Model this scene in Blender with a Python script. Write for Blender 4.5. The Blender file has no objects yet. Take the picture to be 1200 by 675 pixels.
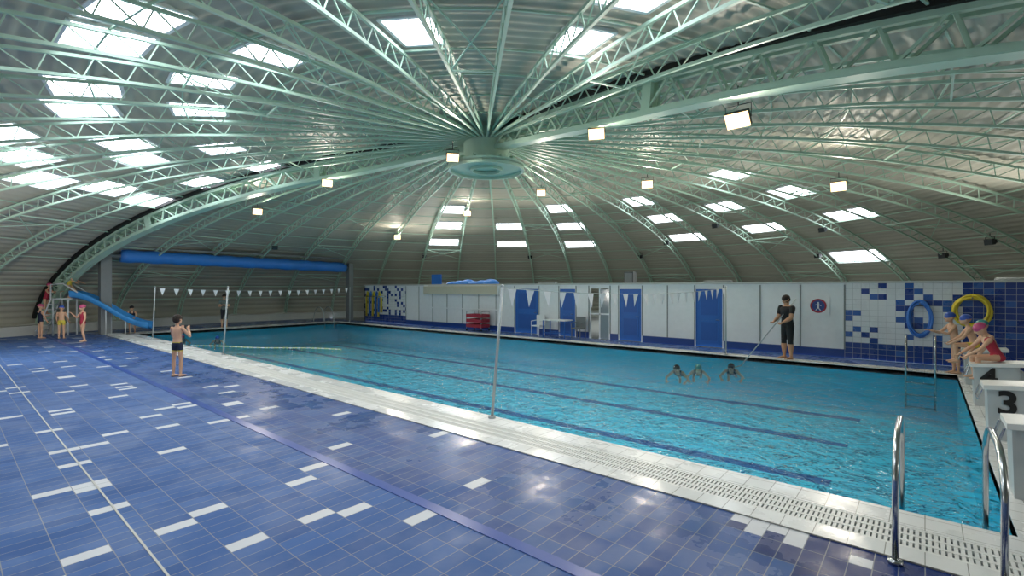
import bpy, math, random
from mathutils import Vector, Matrix
random.seed(7)
S=bpy.context.scene
S.view_settings.view_transform='Standard'
S.view_settings.exposure=0.2

def lin(h):
    h=h.lstrip('#'); o=[]
    for i in (0,2,4):
        c=int(h[i:i+2],16)/255
        o.append(c/12.92 if c<=.04045 else ((c+.055)/1.055)**2.4)
    return (o[0],o[1],o[2],1)

# ---------------- materials ----------------
def newmat(n):
    m=bpy.data.materials.new(n); m.use_nodes=True
    nt=m.node_tree; b=nt.nodes['Principled BSDF']
    return m,nt,b
def mat(n,col,rough=.5,metal=0,emis=None,es=0,noise=.06,nscale=6,bump=0,coat=0):
    m,nt,b=newmat(n); c=lin(col) if isinstance(col,str) else col
    b.inputs['Roughness'].default_value=rough
    b.inputs['Metallic'].default_value=metal
    N=nt.nodes; L=nt.links
    geo=N.new('ShaderNodeNewGeometry')
    nz=N.new('ShaderNodeTexNoise'); nz.inputs['Scale'].default_value=nscale; nz.inputs['Detail'].default_value=3
    L.new(geo.outputs['Position'],nz.inputs['Vector'])
    mx=N.new('ShaderNodeMix'); mx.data_type='RGBA'
    mx.inputs['A'].default_value=tuple(v*(1-noise) for v in c[:3])+(1,)
    mx.inputs['B'].default_value=tuple(min(1,v*(1+noise)) for v in c[:3])+(1,)
    L.new(nz.outputs['Fac'],mx.inputs['Factor']); L.new(mx.outputs['Result'],b.inputs['Base Color'])
    if bump:
        bp=N.new('ShaderNodeBump'); bp.inputs['Strength'].default_value=bump; bp.inputs['Distance'].default_value=.01
        L.new(nz.outputs['Fac'],bp.inputs['Height']); L.new(bp.outputs['Normal'],b.inputs['Normal'])
    if emis:
        b.inputs['Emission Color'].default_value=lin(emis); b.inputs['Emission Strength'].default_value=es
    if coat: b.inputs['Coat Weight'].default_value=coat
    return m

def tilemat(n,axes,size,off=(0,0),grout='#8f8f8c',gw=.006,r0=.12,r1=.4,coladd=None,attr=True,base='#ffffff',wet=False):
    m,nt,b=newmat(n); N=nt.nodes; L=nt.links
    geo=N.new('ShaderNodeNewGeometry'); sp=N.new('ShaderNodeSeparateXYZ'); L.new(geo.outputs['Position'],sp.inputs[0])
    outs=[]
    for a,s,o in zip(axes,size,off):
        ad=N.new('ShaderNodeMath'); ad.operation='ADD'; ad.inputs[1].default_value=-o; L.new(sp.outputs[a],ad.inputs[0])
        dv=N.new('ShaderNodeMath'); dv.operation='DIVIDE'; dv.inputs[1].default_value=s; L.new(ad.outputs[0],dv.inputs[0])
        fr=N.new('ShaderNodeMath'); fr.operation='FRACT'; L.new(dv.outputs[0],fr.inputs[0])
        lt=N.new('ShaderNodeMath'); lt.operation='LESS_THAN'; lt.inputs[1].default_value=gw/s; L.new(fr.outputs[0],lt.inputs[0])
        outs.append(lt)
    mxx=N.new('ShaderNodeMath'); mxx.operation='MAXIMUM'; L.new(outs[0].outputs[0],mxx.inputs[0]); L.new(outs[1].outputs[0],mxx.inputs[1])
    mix=N.new('ShaderNodeMix'); mix.data_type='RGBA'
    L.new(mxx.outputs[0],mix.inputs['Factor']); mix.inputs['B'].default_value=lin(grout)
    if attr:
        at=N.new('ShaderNodeAttribute'); at.attribute_name='Col'; L.new(at.outputs['Color'],mix.inputs['A'])
    else: mix.inputs['A'].default_value=lin(base)
    L.new(mix.outputs['Result'],b.inputs['Base Color'])
    nz=N.new('ShaderNodeTexNoise'); nz.inputs['Scale'].default_value=1.1; nz.inputs['Detail'].default_value=5; nz.inputs['Roughness'].default_value=.65
    L.new(geo.outputs['Position'],nz.inputs['Vector'])
    mr=N.new('ShaderNodeMapRange'); mr.inputs['From Min'].default_value=.42; mr.inputs['From Max'].default_value=.58
    mr.inputs['To Min'].default_value=r0; mr.inputs['To Max'].default_value=r1
    L.new(nz.outputs['Fac'],mr.inputs['Value'])
    if wet:
        m2=N.new('ShaderNodeMapRange'); m2.inputs['From Min'].default_value=2.2; m2.inputs['From Max'].default_value=4.2
        m2.inputs['To Min'].default_value=.22; m2.inputs['To Max'].default_value=0.0
        L.new(sp.outputs[1],m2.inputs['Value'])
        a2=N.new('ShaderNodeMath'); a2.operation='ADD'; L.new(mr.outputs[0],a2.inputs[0]); L.new(m2.outputs[0],a2.inputs[1])
        L.new(a2.outputs[0],b.inputs['Roughness'])
        b.inputs['IOR'].default_value=1.36
    else: L.new(mr.outputs[0],b.inputs['Roughness'])
    bp=N.new('ShaderNodeBump'); bp.inputs['Strength'].default_value=.35; bp.inputs['Distance'].default_value=.004
    sb=N.new('ShaderNodeMath'); sb.operation='SUBTRACT'; sb.inputs[0].default_value=1; L.new(mxx.outputs[0],sb.inputs[1])
    nz2=N.new('ShaderNodeTexNoise'); nz2.inputs['Scale'].default_value=22; L.new(geo.outputs['Position'],nz2.inputs['Vector'])
    ml=N.new('ShaderNodeMath'); ml.operation='MULTIPLY_ADD'; ml.inputs[1].default_value=.6; L.new(nz2.outputs['Fac'],ml.inputs[0]); L.new(sb.outputs[0],ml.inputs[2])
    L.new(ml.outputs[0],bp.inputs['Height']); L.new(bp.outputs['Normal'],b.inputs['Normal'])
    return m

M_skin_dome=mat('dome_cladding','#b0ad9f',.55,.0,noise=.05,nscale=1.2)
M_green=mat('mint_green_steel','#b0cebb',.45,.0,noise=.05)
M_black=mat('black_rubber','#101214',.6)
M_white=mat('white_paint','#e3e6e8',.45)
M_pane=mat('skylight_acrylic','#ffffff',.4,0,'#f4f8ff',6.5)
M_lampf=mat('floodlight_glass','#ffffff',.3,0,'#ffcf8e',3.2)
M_lampoff=mat('floodlight_glass_off','#33383a',.2)
M_darkm=mat('dark_metal','#4a4f50',.45,.3)
M_steel=mat('stainless_steel','#c4c8ca',.22,1,noise=.03)
M_poleg=mat('pole_grey','#aeb6b8',.4,.3)
M_blue=mat('door_blue','#1f62b4',.4)
M_dblue=mat('dark_blue_trim','#1a3f86',.35)
M_chan=mat('drain_channel_blue','#2c52a6',.3)
M_tarp=mat('blue_tarp','#3a86e0',.45,bump=.5,nscale=3)
M_slide=mat('slide_blue','#4aa0ea',.25)
M_greypost=mat('grey_post','#84898a',.6)
M_plinth=mat('plinth','#c9cac4',.6)
M_beige=mat('beige_shutter','#cfc9b6',.5)
M_red=mat('red_plastic','#a0283c',.45)
M_yellow=mat('yellow_foam','#d8c23a',.6)
M_hose=mat('hose_blue','#3b76c9',.45)
M_conc=mat('concrete','#b9bcb8',.6)
M_grey=mat('grey_plastic','#6d7478',.5)

# ---------------- mesh builder ----------------
class MB:
    def __init__(s): s.v=[]; s.f=[]; s.m=[]
    def add(s,vs,fs,mi=0):
        o=len(s.v); s.v+= [tuple(x) for x in vs]; s.f+=[tuple(i+o for i in f) for f in fs]; s.m+=[mi]*len(fs)
    def boxp(s,a,b,mi=0):
        x0,y0,z0=a; x1,y1,z1=b
        s.add([(x0,y0,z0),(x1,y0,z0),(x1,y1,z0),(x0,y1,z0),(x0,y0,z1),(x1,y0,z1),(x1,y1,z1),(x0,y1,z1)],
          [(0,3,2,1),(4,5,6,7),(0,1,5,4),(1,2,6,5),(2,3,7,6),(3,0,4,7)],mi)
    def obox(s,c,ax,ay,az,hx,hy,hz,mi=0):
        c=Vector(c); vs=[]
        for k in (-1,1):
            for i,j in ((-1,-1),(1,-1),(1,1),(-1,1)):
                vs.append(c+ax*hx*i+ay*hy*j+az*hz*k)
        s.add(vs,[(0,3,2,1),(4,5,6,7),(0,1,5,4),(1,2,6,5),(2,3,7,6),(3,0,4,7)],mi)
    def tube(s,pts,r,n=8,mi=0,cap=True):
        pts=[Vector(p) for p in pts]; N=len(pts)
        rs=r if isinstance(r,(list,tuple)) else [r]*N
        prev=None; vs=[]
        for i,p in enumerate(pts):
            t=(pts[min(i+1,N-1)]-pts[max(i-1,0)])
            if t.length<1e-9: t=Vector((0,0,1))
            t.normalize()
            if prev is None:
                ref=Vector((0,0,1)) if abs(t.z)<.9 else Vector((1,0,0))
                a=t.cross(ref).normalized()
            else:
                a=(prev-t*prev.dot(t)).normalized()
            prev=a; b=t.cross(a)
            off=math.pi/n if n==4 else 0
            for k in range(n):
                an=2*math.pi*k/n+off
                vs.append(p+(a*math.cos(an)+b*math.sin(an))*rs[i])
        fs=[]
        for i in range(N-1):
            for k in range(n):
                k2=(k+1)%n
                fs.append((i*n+k,i*n+k2,(i+1)*n+k2,(i+1)*n+k))
        if cap:
            fs.append(tuple(reversed(range(n)))); fs.append(tuple((N-1)*n+k for k in range(n)))
        s.add(vs,fs,mi)
    def ell(s,c,rx,ry,rz,mi=0,M=None,nu=16,nv=10,cut=None):
        c=Vector(c); vs=[]; fs=[]
        for j in range(nv+1):
            ph=-math.pi/2+math.pi*j/nv
            for i in range(nu):
                th=2*math.pi*i/nu
                p=Vector((rx*math.cos(ph)*math.cos(th),ry*math.cos(ph)*math.sin(th),rz*math.sin(ph)))
                if M: p=M@p
                vs.append(c+p)
        for j in range(nv):
            for i in range(nu):
                i2=(i+1)%nu
                if cut is not None and (j+.5)/nv<cut: continue
                fs.append((j*nu+i,j*nu+i2,(j+1)*nu+i2,(j+1)*nu+i))
        s.add(vs,fs,mi)
    def loft(s,rings,n=16,mi=0):
        vs=[]; 
        for c,a,b,ra,rb in rings:
            c=Vector(c)
            for k in range(n):
                an=2*math.pi*k/n
                vs.append(c+a*ra*math.cos(an)+b*rb*math.sin(an))
        fs=[]
        for i in range(len(rings)-1):
            for k in range(n):
                k2=(k+1)%n
                fs.append((i*n+k,i*n+k2,(i+1)*n+k2,(i+1)*n+k))
        fs.append(tuple(reversed(range(n)))); fs.append(tuple((len(rings)-1)*n+k for k in range(n)))
        s.add(vs,fs,mi)
    def obj(s,name,mats,smooth=False,parent=None):
        me=bpy.data.meshes.new(name); me.from_pydata(s.v,[],s.f)
        for m in mats: me.materials.append(m)
        me.polygons.foreach_set('material_index',s.m)
        if smooth: me.polygons.foreach_set('use_smooth',[True]*len(s.f))
        me.update(); me.validate()
        o=bpy.data.objects.new(name,me); S.collection.objects.link(o)
        if parent: o.parent=parent
        return o

# ---------------- camera ----------------
CH=2.1
cam=bpy.data.cameras.new('camera'); co=bpy.data.objects.new('camera',cam); S.collection.objects.link(co)
co.location=(0,0,CH); co.rotation_euler=(math.radians(90),0,math.radians(40.3))
cam.sensor_width=36; cam.lens=36*570/1200; cam.clip_end=200
S.camera=co

# ---------------- dome ----------------
C=Vector((-11.0,11.66,0))
def az(th): return math.radians(130.3-th)
def dirv(th): a=az(th); return Vector((math.cos(a),math.sin(a),0))
def prof(rho,a,H):
    q=1-(rho/a)**2
    return H*math.sqrt(max(0,q))
SA,SH=22.1,7.15
tab=[]; s=0; pr=None
for i in range(0,4001):
    ph=math.pi/2*i/4000
    rho=SA*math.sin(ph); z=SH*math.cos(ph)
    if pr: s+=math.hypot(rho-pr[0],z-pr[1])
    tab.append((s,rho,z,ph)); pr=(rho,z)
total=s
def at_s(x):
    lo,hi=0,len(tab)-1
    while hi-lo>1:
        m=(lo+hi)//2
        if tab[m][0]<x: lo=m
        else: hi=m
    return tab[hi]
SKY={-13:[10.3,12.9,15.6],3:[13.0,15.8],19:[10.3,13.2,16.0],43:[10.3,13,15.8],59:[12.5,15.5],75:[9.5,12.3,15.3],
 67:[19.0],-77:[8.5,11.2,13.8],-93:[8.5,11.0,14.0],-85:[13.5],-101:[10.5,13.0],-117:[8.0,10.3],-125:[10.0],-141:[9.8,12.0],
 -149:[7.5,9.8],-173:[7.3,9.4,11.5],163:[7.2,9.3,11.5],-109:[12.4],-133:[8.0,13.5],-165:[13],179:[13.5]}
M=MB(); step=.05; ns=int((total-.9)/step)
ringp=[at_s(.9+i*step) for i in range(ns+1)]
for k in range(45):
    th0=7+8*k; th1=th0+8; cen=th0+4
    cenN=((cen+180)%360)-180
    rows=SKY.get(cenN,[]) or SKY.get(cen,[])
    d0=dirv(th0); d1=dirv(th1)
    us=[0,.09,.91,1]
    base=len(M.v)
    for (s_,rho,z,ph) in ringp:
        off=.020*math.sin(2*math.pi*s_/.30)
        nx=math.sin(ph)/SA; nz=math.cos(ph)/SH; l=math.hypot(nx,nz); nx/=l; nz/=l
        rr=rho+off*nx; zz=z+off*nz
        p0=C+d0*rr; p1=C+d1*rr
        for u in us:
            p=p0.lerp(p1,u); M.v.append((p.x,p.y,zz))
    for i in range(ns):
        rm=.5*(ringp[i][1]+ringp[i+1][1])
        for j in range(3):
            if j==1 and any(abs(rm-r)<(.56 if r<12 else .5 if r<15 else .42) for r in rows): continue
            a=base+i*4+j
            M.f.append((a,a+1,a+5,a+4)); M.m.append(0)
M.obj('ceiling',[M_skin_dome],smooth=True)
wn=0
for th,rows in SKY.items():
    d0=dirv(th-4); d1=dirv(th+4)
    for r in rows:
        h=.60 if r<12 else .54 if r<15 else .46
        wn+=1; W=MB()
        q=[]
        for rr in (r-h,r+h):
            z=prof(rr,SA,SH)+.05
            a=C+d0*rr; b=C+d1*rr
            for u in (.07,.93):
                p=a.lerp(b,u); q.append(Vector((p.x,p.y,z)))
        W.add([q[0],q[1],q[3],q[2]],[(0,1,2,3)],0)
        dn=Vector((0,0,-.06))
        for a,b in ((0,1),(1,3),(3,2),(2,0)):
            W.tube([q[a]+dn,q[b]+dn],.045,4,1)
        for u in (.5,):
            W.tube([q[0].lerp(q[1],u)+dn*.3,q[2].lerp(q[3],u)+dn*.3],.012,4,1)
        W.obj('window_%d'%wn,[M_pane,M_white])

def chord(th,a,H,r0,r1,n=44,lift=0):
    d=dirv(th); out=[]
    p0=math.asin(min(1,r0/a)); p1=math.asin(min(1,r1/a))
    for i in range(n+1):
        ph=p0+(p1-p0)*i/n
        rho=a*math.sin(ph); p=C+d*rho
        out.append(Vector((p.x,p.y,H*math.cos(ph)+lift*max(0,1-rho/5.5)**1.3)))
    return out
R=MB()
MAIN=(-73,143)
for k in range(45):
    th=7+8*k; thN=((th+180)%360)-180
    if thN in MAIN: continue
    n=46
    top=chord(th,21.95,7.0,.75,21.9,n); bot=chord(th,21.6,6.62,.75,21.55,n,.30)
    R.tube(top,.04,4,0); R.tube(bot,.04,4,0)
    for i in range(3,n):
        m=top[i].lerp(top[i+1],.5)
        R.tube([bot[i],m],.015,4,0,False); R.tube([m,bot[i+1]],.015,4,0,False)
R.obj('dome_rib_truss',[M_green])
for th in MAIN:
    A=MB(); n=32
    d=dirv(th); side=Vector((-d.y,d.x,0))
    HB=6.28 if th>0 else 6.40
    for sd in (-.13,.13):
        top=[p+side*sd for p in chord(th,21.85,6.98,.7,21.8,n)]
        bot=[p+side*sd for p in chord(th,21.4,HB,.7,21.35,n,.35)]
        A.tube(top,.075,4,0); A.tube(bot,.075,4,0)
        for i in range(n):
            m=top[i].lerp(top[i+1],.5)
            A.tube([bot[i],m],.034,4,0,False); A.tube([m,bot[i+1]],.034,4,0,False)
            if i%10==6:
                t=(bot[i+1]-bot[i]).normalized(); up=(top[i]-bot[i]); up=(up-t*up.dot(t)); L=up.length; up.normalize()
                A.obox(bot[i]+up*L*.5,t,up,side,.12,L*.5+.08,.05,0)
    top=chord(th,21.9,7.03,.7,21.8,60); bot=chord(th,21.4,HB-.06,.7,21.3,60,.35)
    for chn,w,tk in ((top,.17,.03),(bot,.17,.02)):
        for i in range(60):
            t=(chn[i+1]-chn[i]); L=t.length; t.normalize(); up=side.cross(t)
            A.obox((chn[i]+chn[i+1])/2,t,side,up,L*.52,w,tk,0)
    rail=[p+side*(.24 if th<0 else -.24)+Vector((0,0,.05)) for p in top]
    A.tube(rail,.085,4,1)
    A.obj('main_arch_truss',[M_green,M_black])
P=MB()
for rho in (2.4,3.8,5.2,6.6,8.3,9.9,11.4,12.8,14.3,15.7,17.0,18.2,19.3,20.2,20.9,21.5):
    z=prof(rho,22.0,7.06)
    for k in range(45):
        a=C+dirv(7+8*k)*rho; b=C+dirv(15+8*k)*rho
        P.tube([(a.x,a.y,z),(b.x,b.y,z)],.024 ,4,0,False)
for rho in (6.6,11.4,15.7,19.3):
    z=prof(rho,21.6,6.62)
    for k in range(45):
        if k%3: continue
        a=C+dirv(7+8*k)*rho; b=C+dirv(15+8*k)*rho
        P.tube([(a.x,a.y,z),(b.x,b.y,z)],.025,4,0,False)
        r2=rho+2.2 if rho<19 else rho+1.2
        c=C+dirv(7+8*k)*r2; e=C+dirv(15+8*k)*r2
        z2=prof(r2,22,7.06)
        P.tube([(a.x,a.y,z),(e.x,e.y,z2)],.018,4,0,False); P.tube([(b.x,b.y,z),(c.x,c.y,z2)],.018,4,0,False)
P.obj('dome_purlins',[M_green])
# hub
Hb=MB(); n=48
def ringbox(mb,c,ri,ro,z0,z1,mi=0,n=48):
    vs=[];fs=[]
    for i in range(n):
        a=2*math.pi*i/n; ca,sa=math.cos(a),math.sin(a)
        for r_,z_ in ((ri,z0),(ro,z0),(ro,z1),(ri,z1)): vs.append((c.x+ca*r_,c.y+sa*r_,z_))
    for i in range(n):
        j=(i+1)%n
        for k in range(4):
            k2=(k+1)%4
            fs.append((i*4+k,i*4+k2,j*4+k2,j*4+k))
    mb.add(vs,fs,mi)
ringbox(Hb,C,.0,.74,6.05,7.1); ringbox(Hb,C,.45,1.24,6.02,6.08); ringbox(Hb,C,1.16,1.24,5.93,6.14); ringbox(Hb,C,.45,.53,5.93,6.1)
ringbox(Hb,C,.0,.95,6.95,7.2)
for i in range(16):
    a=2*math.pi*i/16; v=Vector((math.cos(a),math.sin(a),0))
    Hb.obox(C+v*.95+Vector((0,0,6.15)),v,Vector((-v.y,v.x,0)),Vector((0,0,1)),.22,.02,.09)
Hb.obj('dome_hub',[M_green])
Pl=MB(); ringbox(Pl,C,21.3,22.3,-.2,.42,0,90); ringbox(Pl,C,22.05,22.3,-.2,1.0,0,90)
Pl.obj('baseboard_dome',[M_plinth])

# ---------------- floodlights and added fill lamps ----------------
def flood(th,rho,z,on=True,size=1.0,aim=None,power=0):
    c=C+dirv(th)*rho+Vector((0,0,z))
    chz=prof(rho,21.6,6.62)
    F=MB(); 
    tgt=Vector((aim[0],aim[1],0)) if aim else Vector((-8,8,0))
    f=(tgt-c).normalized(); 
    ax=f.cross(Vector((0,0,1))).normalized(); up=ax.cross(f)
    w,h,dp=.18*size,.125*size,.05
    F.obox(c,ax,up,f,w,h,dp,0)
    F.obox(c-f*.07,ax,up,f,w*.7,h*.7,.05,0)
    for k in range(5): F.obox(c-f*.12+ax*(w*.3*(k-2)),ax,up,f,.008,h*.6,.05,0)
    F.obox(c+f*(dp+.012),ax,up,f,w*.96,h*.96,.012,1)
    F.tube([c+ax*w*1.05,c+ax*w*1.08+Vector((0,0,.22*size)),c-ax*w*1.08+Vector((0,0,.22*size)),c-ax*w*1.05],.012,4,0)
    F.tube([c+Vector((0,0,.22*size)),Vector((c.x,c.y,max(chz,c.z+.3)))],.014,6,0)
    o=F.obj('floodlight',[M_darkm,M_lampf if on else M_lampoff])
    if power:
        l=bpy.data.lights.new('flood_lamp','SPOT'); l.energy=power; l.color=(1,.9,.75); l.spot_size=math.radians(176); l.spot_blend=.4; l.shadow_soft_size=.2
        lo=bpy.data.objects.new('flood_lamp',l); S.collection.objects.link(lo); lo.location=c+f*.12
        lo.rotation_euler=f.to_track_quat('-Z','Y').to_euler(); lo.parent=o
LP=250
AIM=(-3,4)
for a in ((140,8.3,5.45,1.25),(143,4.9,5.95,1.1),(-140,1.5,6.1,1.0),(-73,6.2,5.95,1.0),(-65,11.0,5.35,1.0),(-25,14,5.1,1.0),(-9,9.5,6.0,1.0),(25,4.9,6.1,1.0),(71,6.2,5.95,1.1),(95,11,5.25,1.15)):
    flood(a[0],a[1],a[2],True,a[3],AIM,LP)
for a in ((55,13,5.1),(71,15,4.6),(39,15.5,4.7),(63,18,3.7),(87,17.5,3.7),(-49,16,4.3),(-17,17,4.2),(7,17,4.2),(31,17.5,4.1),(79,18.5,3.4)):
    flood(a[0],a[1],a[2],False,.8,(-13,10),0)
def added_fill(x,y,z,tx,ty,power):  # added fill lamp in an invented housing, aimed up to brighten the dome
    u=MB(); u.boxp((x-.5,y-.12,z),(x+.5,y+.12,z+.12),0); u.boxp((x-.46,y-.09,z+.12),(x+.46,y+.09,z+.13),1)
    u.boxp((x-.05,y-.05,0.0 if z<2 else z-.06),(x+.05,y+.05,z),0)
    o=u.obj('added_fill_box',[M_greypost,M_white])
    l=bpy.data.lights.new('added_fill_lamp','SPOT'); l.energy=power; l.color=(1,.96,.88); l.spot_size=math.radians(172); l.spot_blend=.5; l.shadow_soft_size=.4
    lo=bpy.data.objects.new('added_fill_lamp',l); S.collection.objects.link(lo); lo.location=(x,y,z+.3)
    f=Vector((tx-x,ty-y,5)).normalized(); lo.rotation_euler=f.to_track_quat('-Z','Y').to_euler(); lo.parent=o
for x in (-22,-14,-6,2): added_fill(x,19.2,2.26,x*.6-4,13,310)
added_fill(-20,-1.5,1.2,-22,6,600); added_fill(-6,-3.5,1.2,-8,4,260); added_fill(6.0,6.0,1.2,0,8,180)

# ---------------- floor + pool ----------------
PX0,PX1,PY0,PY1=-27.5,.6,5.86,15.86
GY0=4.8
def colored_grid(name,cells,m):
    vs=[];fs=[];cols=[]
    for (quad,c) in cells:
        o=len(vs); vs+=quad; fs.append((o,o+1,o+2,o+3)); cols+=[c]*4
    me=bpy.data.meshes.new(name); me.from_pydata(vs,[],fs); me.materials.append(m)
    ca=me.color_attributes.new('Col','FLOAT_COLOR','CORNER')
    fl=[]; 
    for c in cols: fl+=list(c)
    ca.data.foreach_set('color',fl); me.update()
    o=bpy.data.objects.new(name,me); S.collection.objects.link(o); return o
B1=lin('#496da8'); B2=lin('#4266a1'); B3=lin('#3b5f9a'); DB=lin('#1b3370'); WT=lin('#d8dbe0')
white=[(-5.1,.61),(-4.8,.5),(-5.06,1.26),(-4.2,1.56),(-5.17,1.55),(-4.31,2.16),(-4.1,2.45),(-3.6,2.73),(-3.72,3.63),(-5.24,2.44),(-5.5,2.72),
 (-6.0,3.34),(-7.4,4.26),(-5.3,4.5),(-7.5,1.86),(-8.9,1.78),(-9.95,2.77),(-8.5,2.75),(-9.75,3.36),(-8.5,1.26),(-7.8,1.0),(-9.8,.94),(-6.8,.95),(-6.65,.95),(-5.9,.93),(-6.8,.6)]
WS=set((math.floor(x/.15),math.floor(y/.3)) for x,y in white)
cells=[]
def nearC(x,y,r): return (x-C.x)**2+(y-C.y)**2<r*r
for ix in range(-225,75):
    for iy in range(-36,16):
        x0=ix*.15; y0=iy*.3
        if y0>=GY0-.001 : continue
        xm,ym=x0+.075,y0+.15
        if not nearC(xm,ym,22.2): continue
        rnd=random.random()
        c=random.choice((B1,B2,B2,B3))
        if iy>=10: c=random.choice((B3,B3,lin('#345796'),lin('#2e508e')))
        if (ix,iy) in WS: c=WT
        elif (x0<-7.5 or y0<0 ) and rnd<.035 and iy<14: c=WT
        if (iy==15 and ix>-10) or (iy==14 and ix>-8) or (iy==13 and ix>-6) or (iy==12 and ix>-4):
            for hy in (0,1):
                cc=DB if random.random()>(.28 if iy==15 else .1) else WT
                if iy==15 and hy==0: cc=WT if random.random()<.45 else DB
                cells.append(([(x0,y0+.15*hy,0),(x0+.15,y0+.15*hy,0),(x0+.15,y0+.15*hy+.15,0),(x0,y0+.15*hy+.15,0)],cc))
            continue
        y1=min(y0+.3,GY0)
        cells.append(([(x0,y0,0),(x0+.15,y0,0),(x0+.15,y1,0),(x0,y1,0)],c))
M_floor=tilemat('deck_tiles',(0,1),(.15,.3),(0,0),grout='#8d9198',gw=.007,r0=.2,r1=.48,wet=True)
colored_grid('floor',cells,M_floor)
cells=[]
def block(x0,x1,y0,y1,sx,sy,cf):
    nx=max(1,round((x1-x0)/sx)); ny=max(1,round((y1-y0)/sy))
    for i in range(nx):
        for j in range(ny):
            a=x0+i*sx; b=y0+j*sy
            cells.append(([(a,b,0),(min(a+sx,x1),b,0),(min(a+sx,x1),min(b+sy,y1),0),(a,min(b+sy,y1),0)],cf(a,b)))
rb=lambda a,b: WT if random.random()<.03 else random.choice((B2,B3))
block(-33.6,-28.0,GY0,16.5,.15,.3,rb)
block(1.5,10.8,GY0,17.7,.3,.3,rb)
block(-33.6,1.5,16.35,17.7,.3,.3,lambda a,b: random.choice((lin('#5f74ac'),B2)))
colored_grid('floor_2',cells,M_floor)
G=MB(); G.boxp((-33.6,17.7,-.1),(11,34,-.02)); G.obj('floor_changing_rooms',[M_conc])
D=MB()
D.boxp((-31,3.0,.001),(6,3.12,.006),0); D.boxp((-31,1.075,.001),(6,1.092,.005),1)
D.obj('trim_1',[M_chan,M_plinth])

M_wt=tilemat('coping_tiles',(0,1),(.245,.245),(0,GY0),grout='#9a9a96',gw=.007,r0=.15,r1=.35,attr=False,base='#e6e8e7')
cp=MB()
def slab(x0,x1,y0,y1,z=.012): cp.boxp((x0,y0,-.12),(x1,y1,z),0)
slab(-28.6,1.5,4.8,5.045); slab(-28.6,1.5,5.49,PY0)
slab(-28.6,1.5,PY1,PY1+.12); slab(-28.6,1.5,PY1+.37,PY1+.5)
slab(-28.6,-28.3,5.045,PY1+.5); slab(-27.9,PX0,5.49,PY1)
slab(PX1,1.0,PY0,PY1); slab(1.25,1.5,PY0,PY1)
slab(1.0,1.25,PY0,PY1,.004)
cp.obj('pool_coping',[M_wt])
gr=MB(); M_grate=mat('grate_plastic','#dfe1de',.4); M_gd=mat('gutter_dark','#858d8f',.7)
gr.boxp((-28.3,5.045,-.12),(1.5,5.49,-.012),1)
gr.boxp((-28.3,PY1+.12,-.12),(1.5,PY1+.37,-.012),1); gr.boxp((-28.3,5.49,-.12),(-27.9,PY1+.12,-.012),1)
for (a,b) in ((5.045,5.08),(5.17,5.21),(5.31,5.35),(5.455,5.49)): gr.boxp((-28.3,a,-.03),(1.5,b,.010),0)
x=-28.3
while x<1.5:
    gr.boxp((x,5.05,-.02),(x+.026,5.485,.008),0); gr.boxp((x,PY1+.125,-.02),(x+.022,PY1+.365,.008),0); x+=.040
y=5.5
while y<PY1+.1:
    gr.boxp((-28.3,y,-.02),(-27.9,y+.022,.008),0); y+=.05
gr.obj('overflow_grate',[M_grate,M_gd])

def poolmat():
    m,nt,b=newmat('pool_basin'); N=nt.nodes; L=nt.links
    geo=N.new('ShaderNodeNewGeometry')
    nz=N.new('ShaderNodeTexNoise'); nz.inputs['Scale'].default_value=1.6; nz.inputs['Detail'].default_value=1; L.new(geo.outputs['Position'],nz.inputs['Vector'])
    sp=N.new('ShaderNodeSeparateXYZ'); L.new(geo.outputs['Position'],sp.inputs[0])
    def mth(op,a,bv=None,cv=None):
        n=N.new('ShaderNodeMath'); n.operation=op
        for i,v in enumerate((a,bv,cv)):
            if v is None: continue
            if isinstance(v,(int,float)): n.inputs[i].default_value=v
            else: L.new(v,n.inputs[i])
        return n.outputs[0]
    w=mth('MULTIPLY_ADD',nz.outputs['Fac'],.16,sp.outputs[1])
    u=mth('DIVIDE',mth('SUBTRACT',w,5.94),2.5); fr=mth('FRACT',u)
    ln=mth('LESS_THAN',mth('ABSOLUTE',mth('SUBTRACT',fr,.5)),.06)
    inx=mth('LESS_THAN',mth('ABSOLUTE',mth('SUBTRACT',sp.outputs[0],-13.5)),12.3)
    bot=mth('LESS_THAN',sp.outputs[2],-.9)
    ln=mth('MULTIPLY',mth('MULTIPLY',ln,inx),bot)
    mx=N.new('ShaderNodeMix'); mx.data_type='RGBA'; L.new(ln,mx.inputs['Factor'])
    mx.inputs['A'].default_value=(.11,.80,1.0,1); mx.inputs['B'].default_value=lin('#2474bc')
    L.new(mx.outputs['Result'],b.inputs['Base Color']); b.inputs['Roughness'].default_value=.6
    return m
Pb=MB()
zb=-1.15
Pb.add([(PX0,PY0,zb),(PX1,PY0,zb),(PX1,PY1,zb),(PX0,PY1,zb),(PX0,PY0,.0),(PX1,PY0,.0),(PX1,PY1,.0),(PX0,PY1,.0)],
 [(0,1,2,3),(0,4,5,1),(1,5,6,2),(2,6,7,3),(3,7,4,0)])
Pb.obj('pool_basin',[poolmat()])
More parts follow.
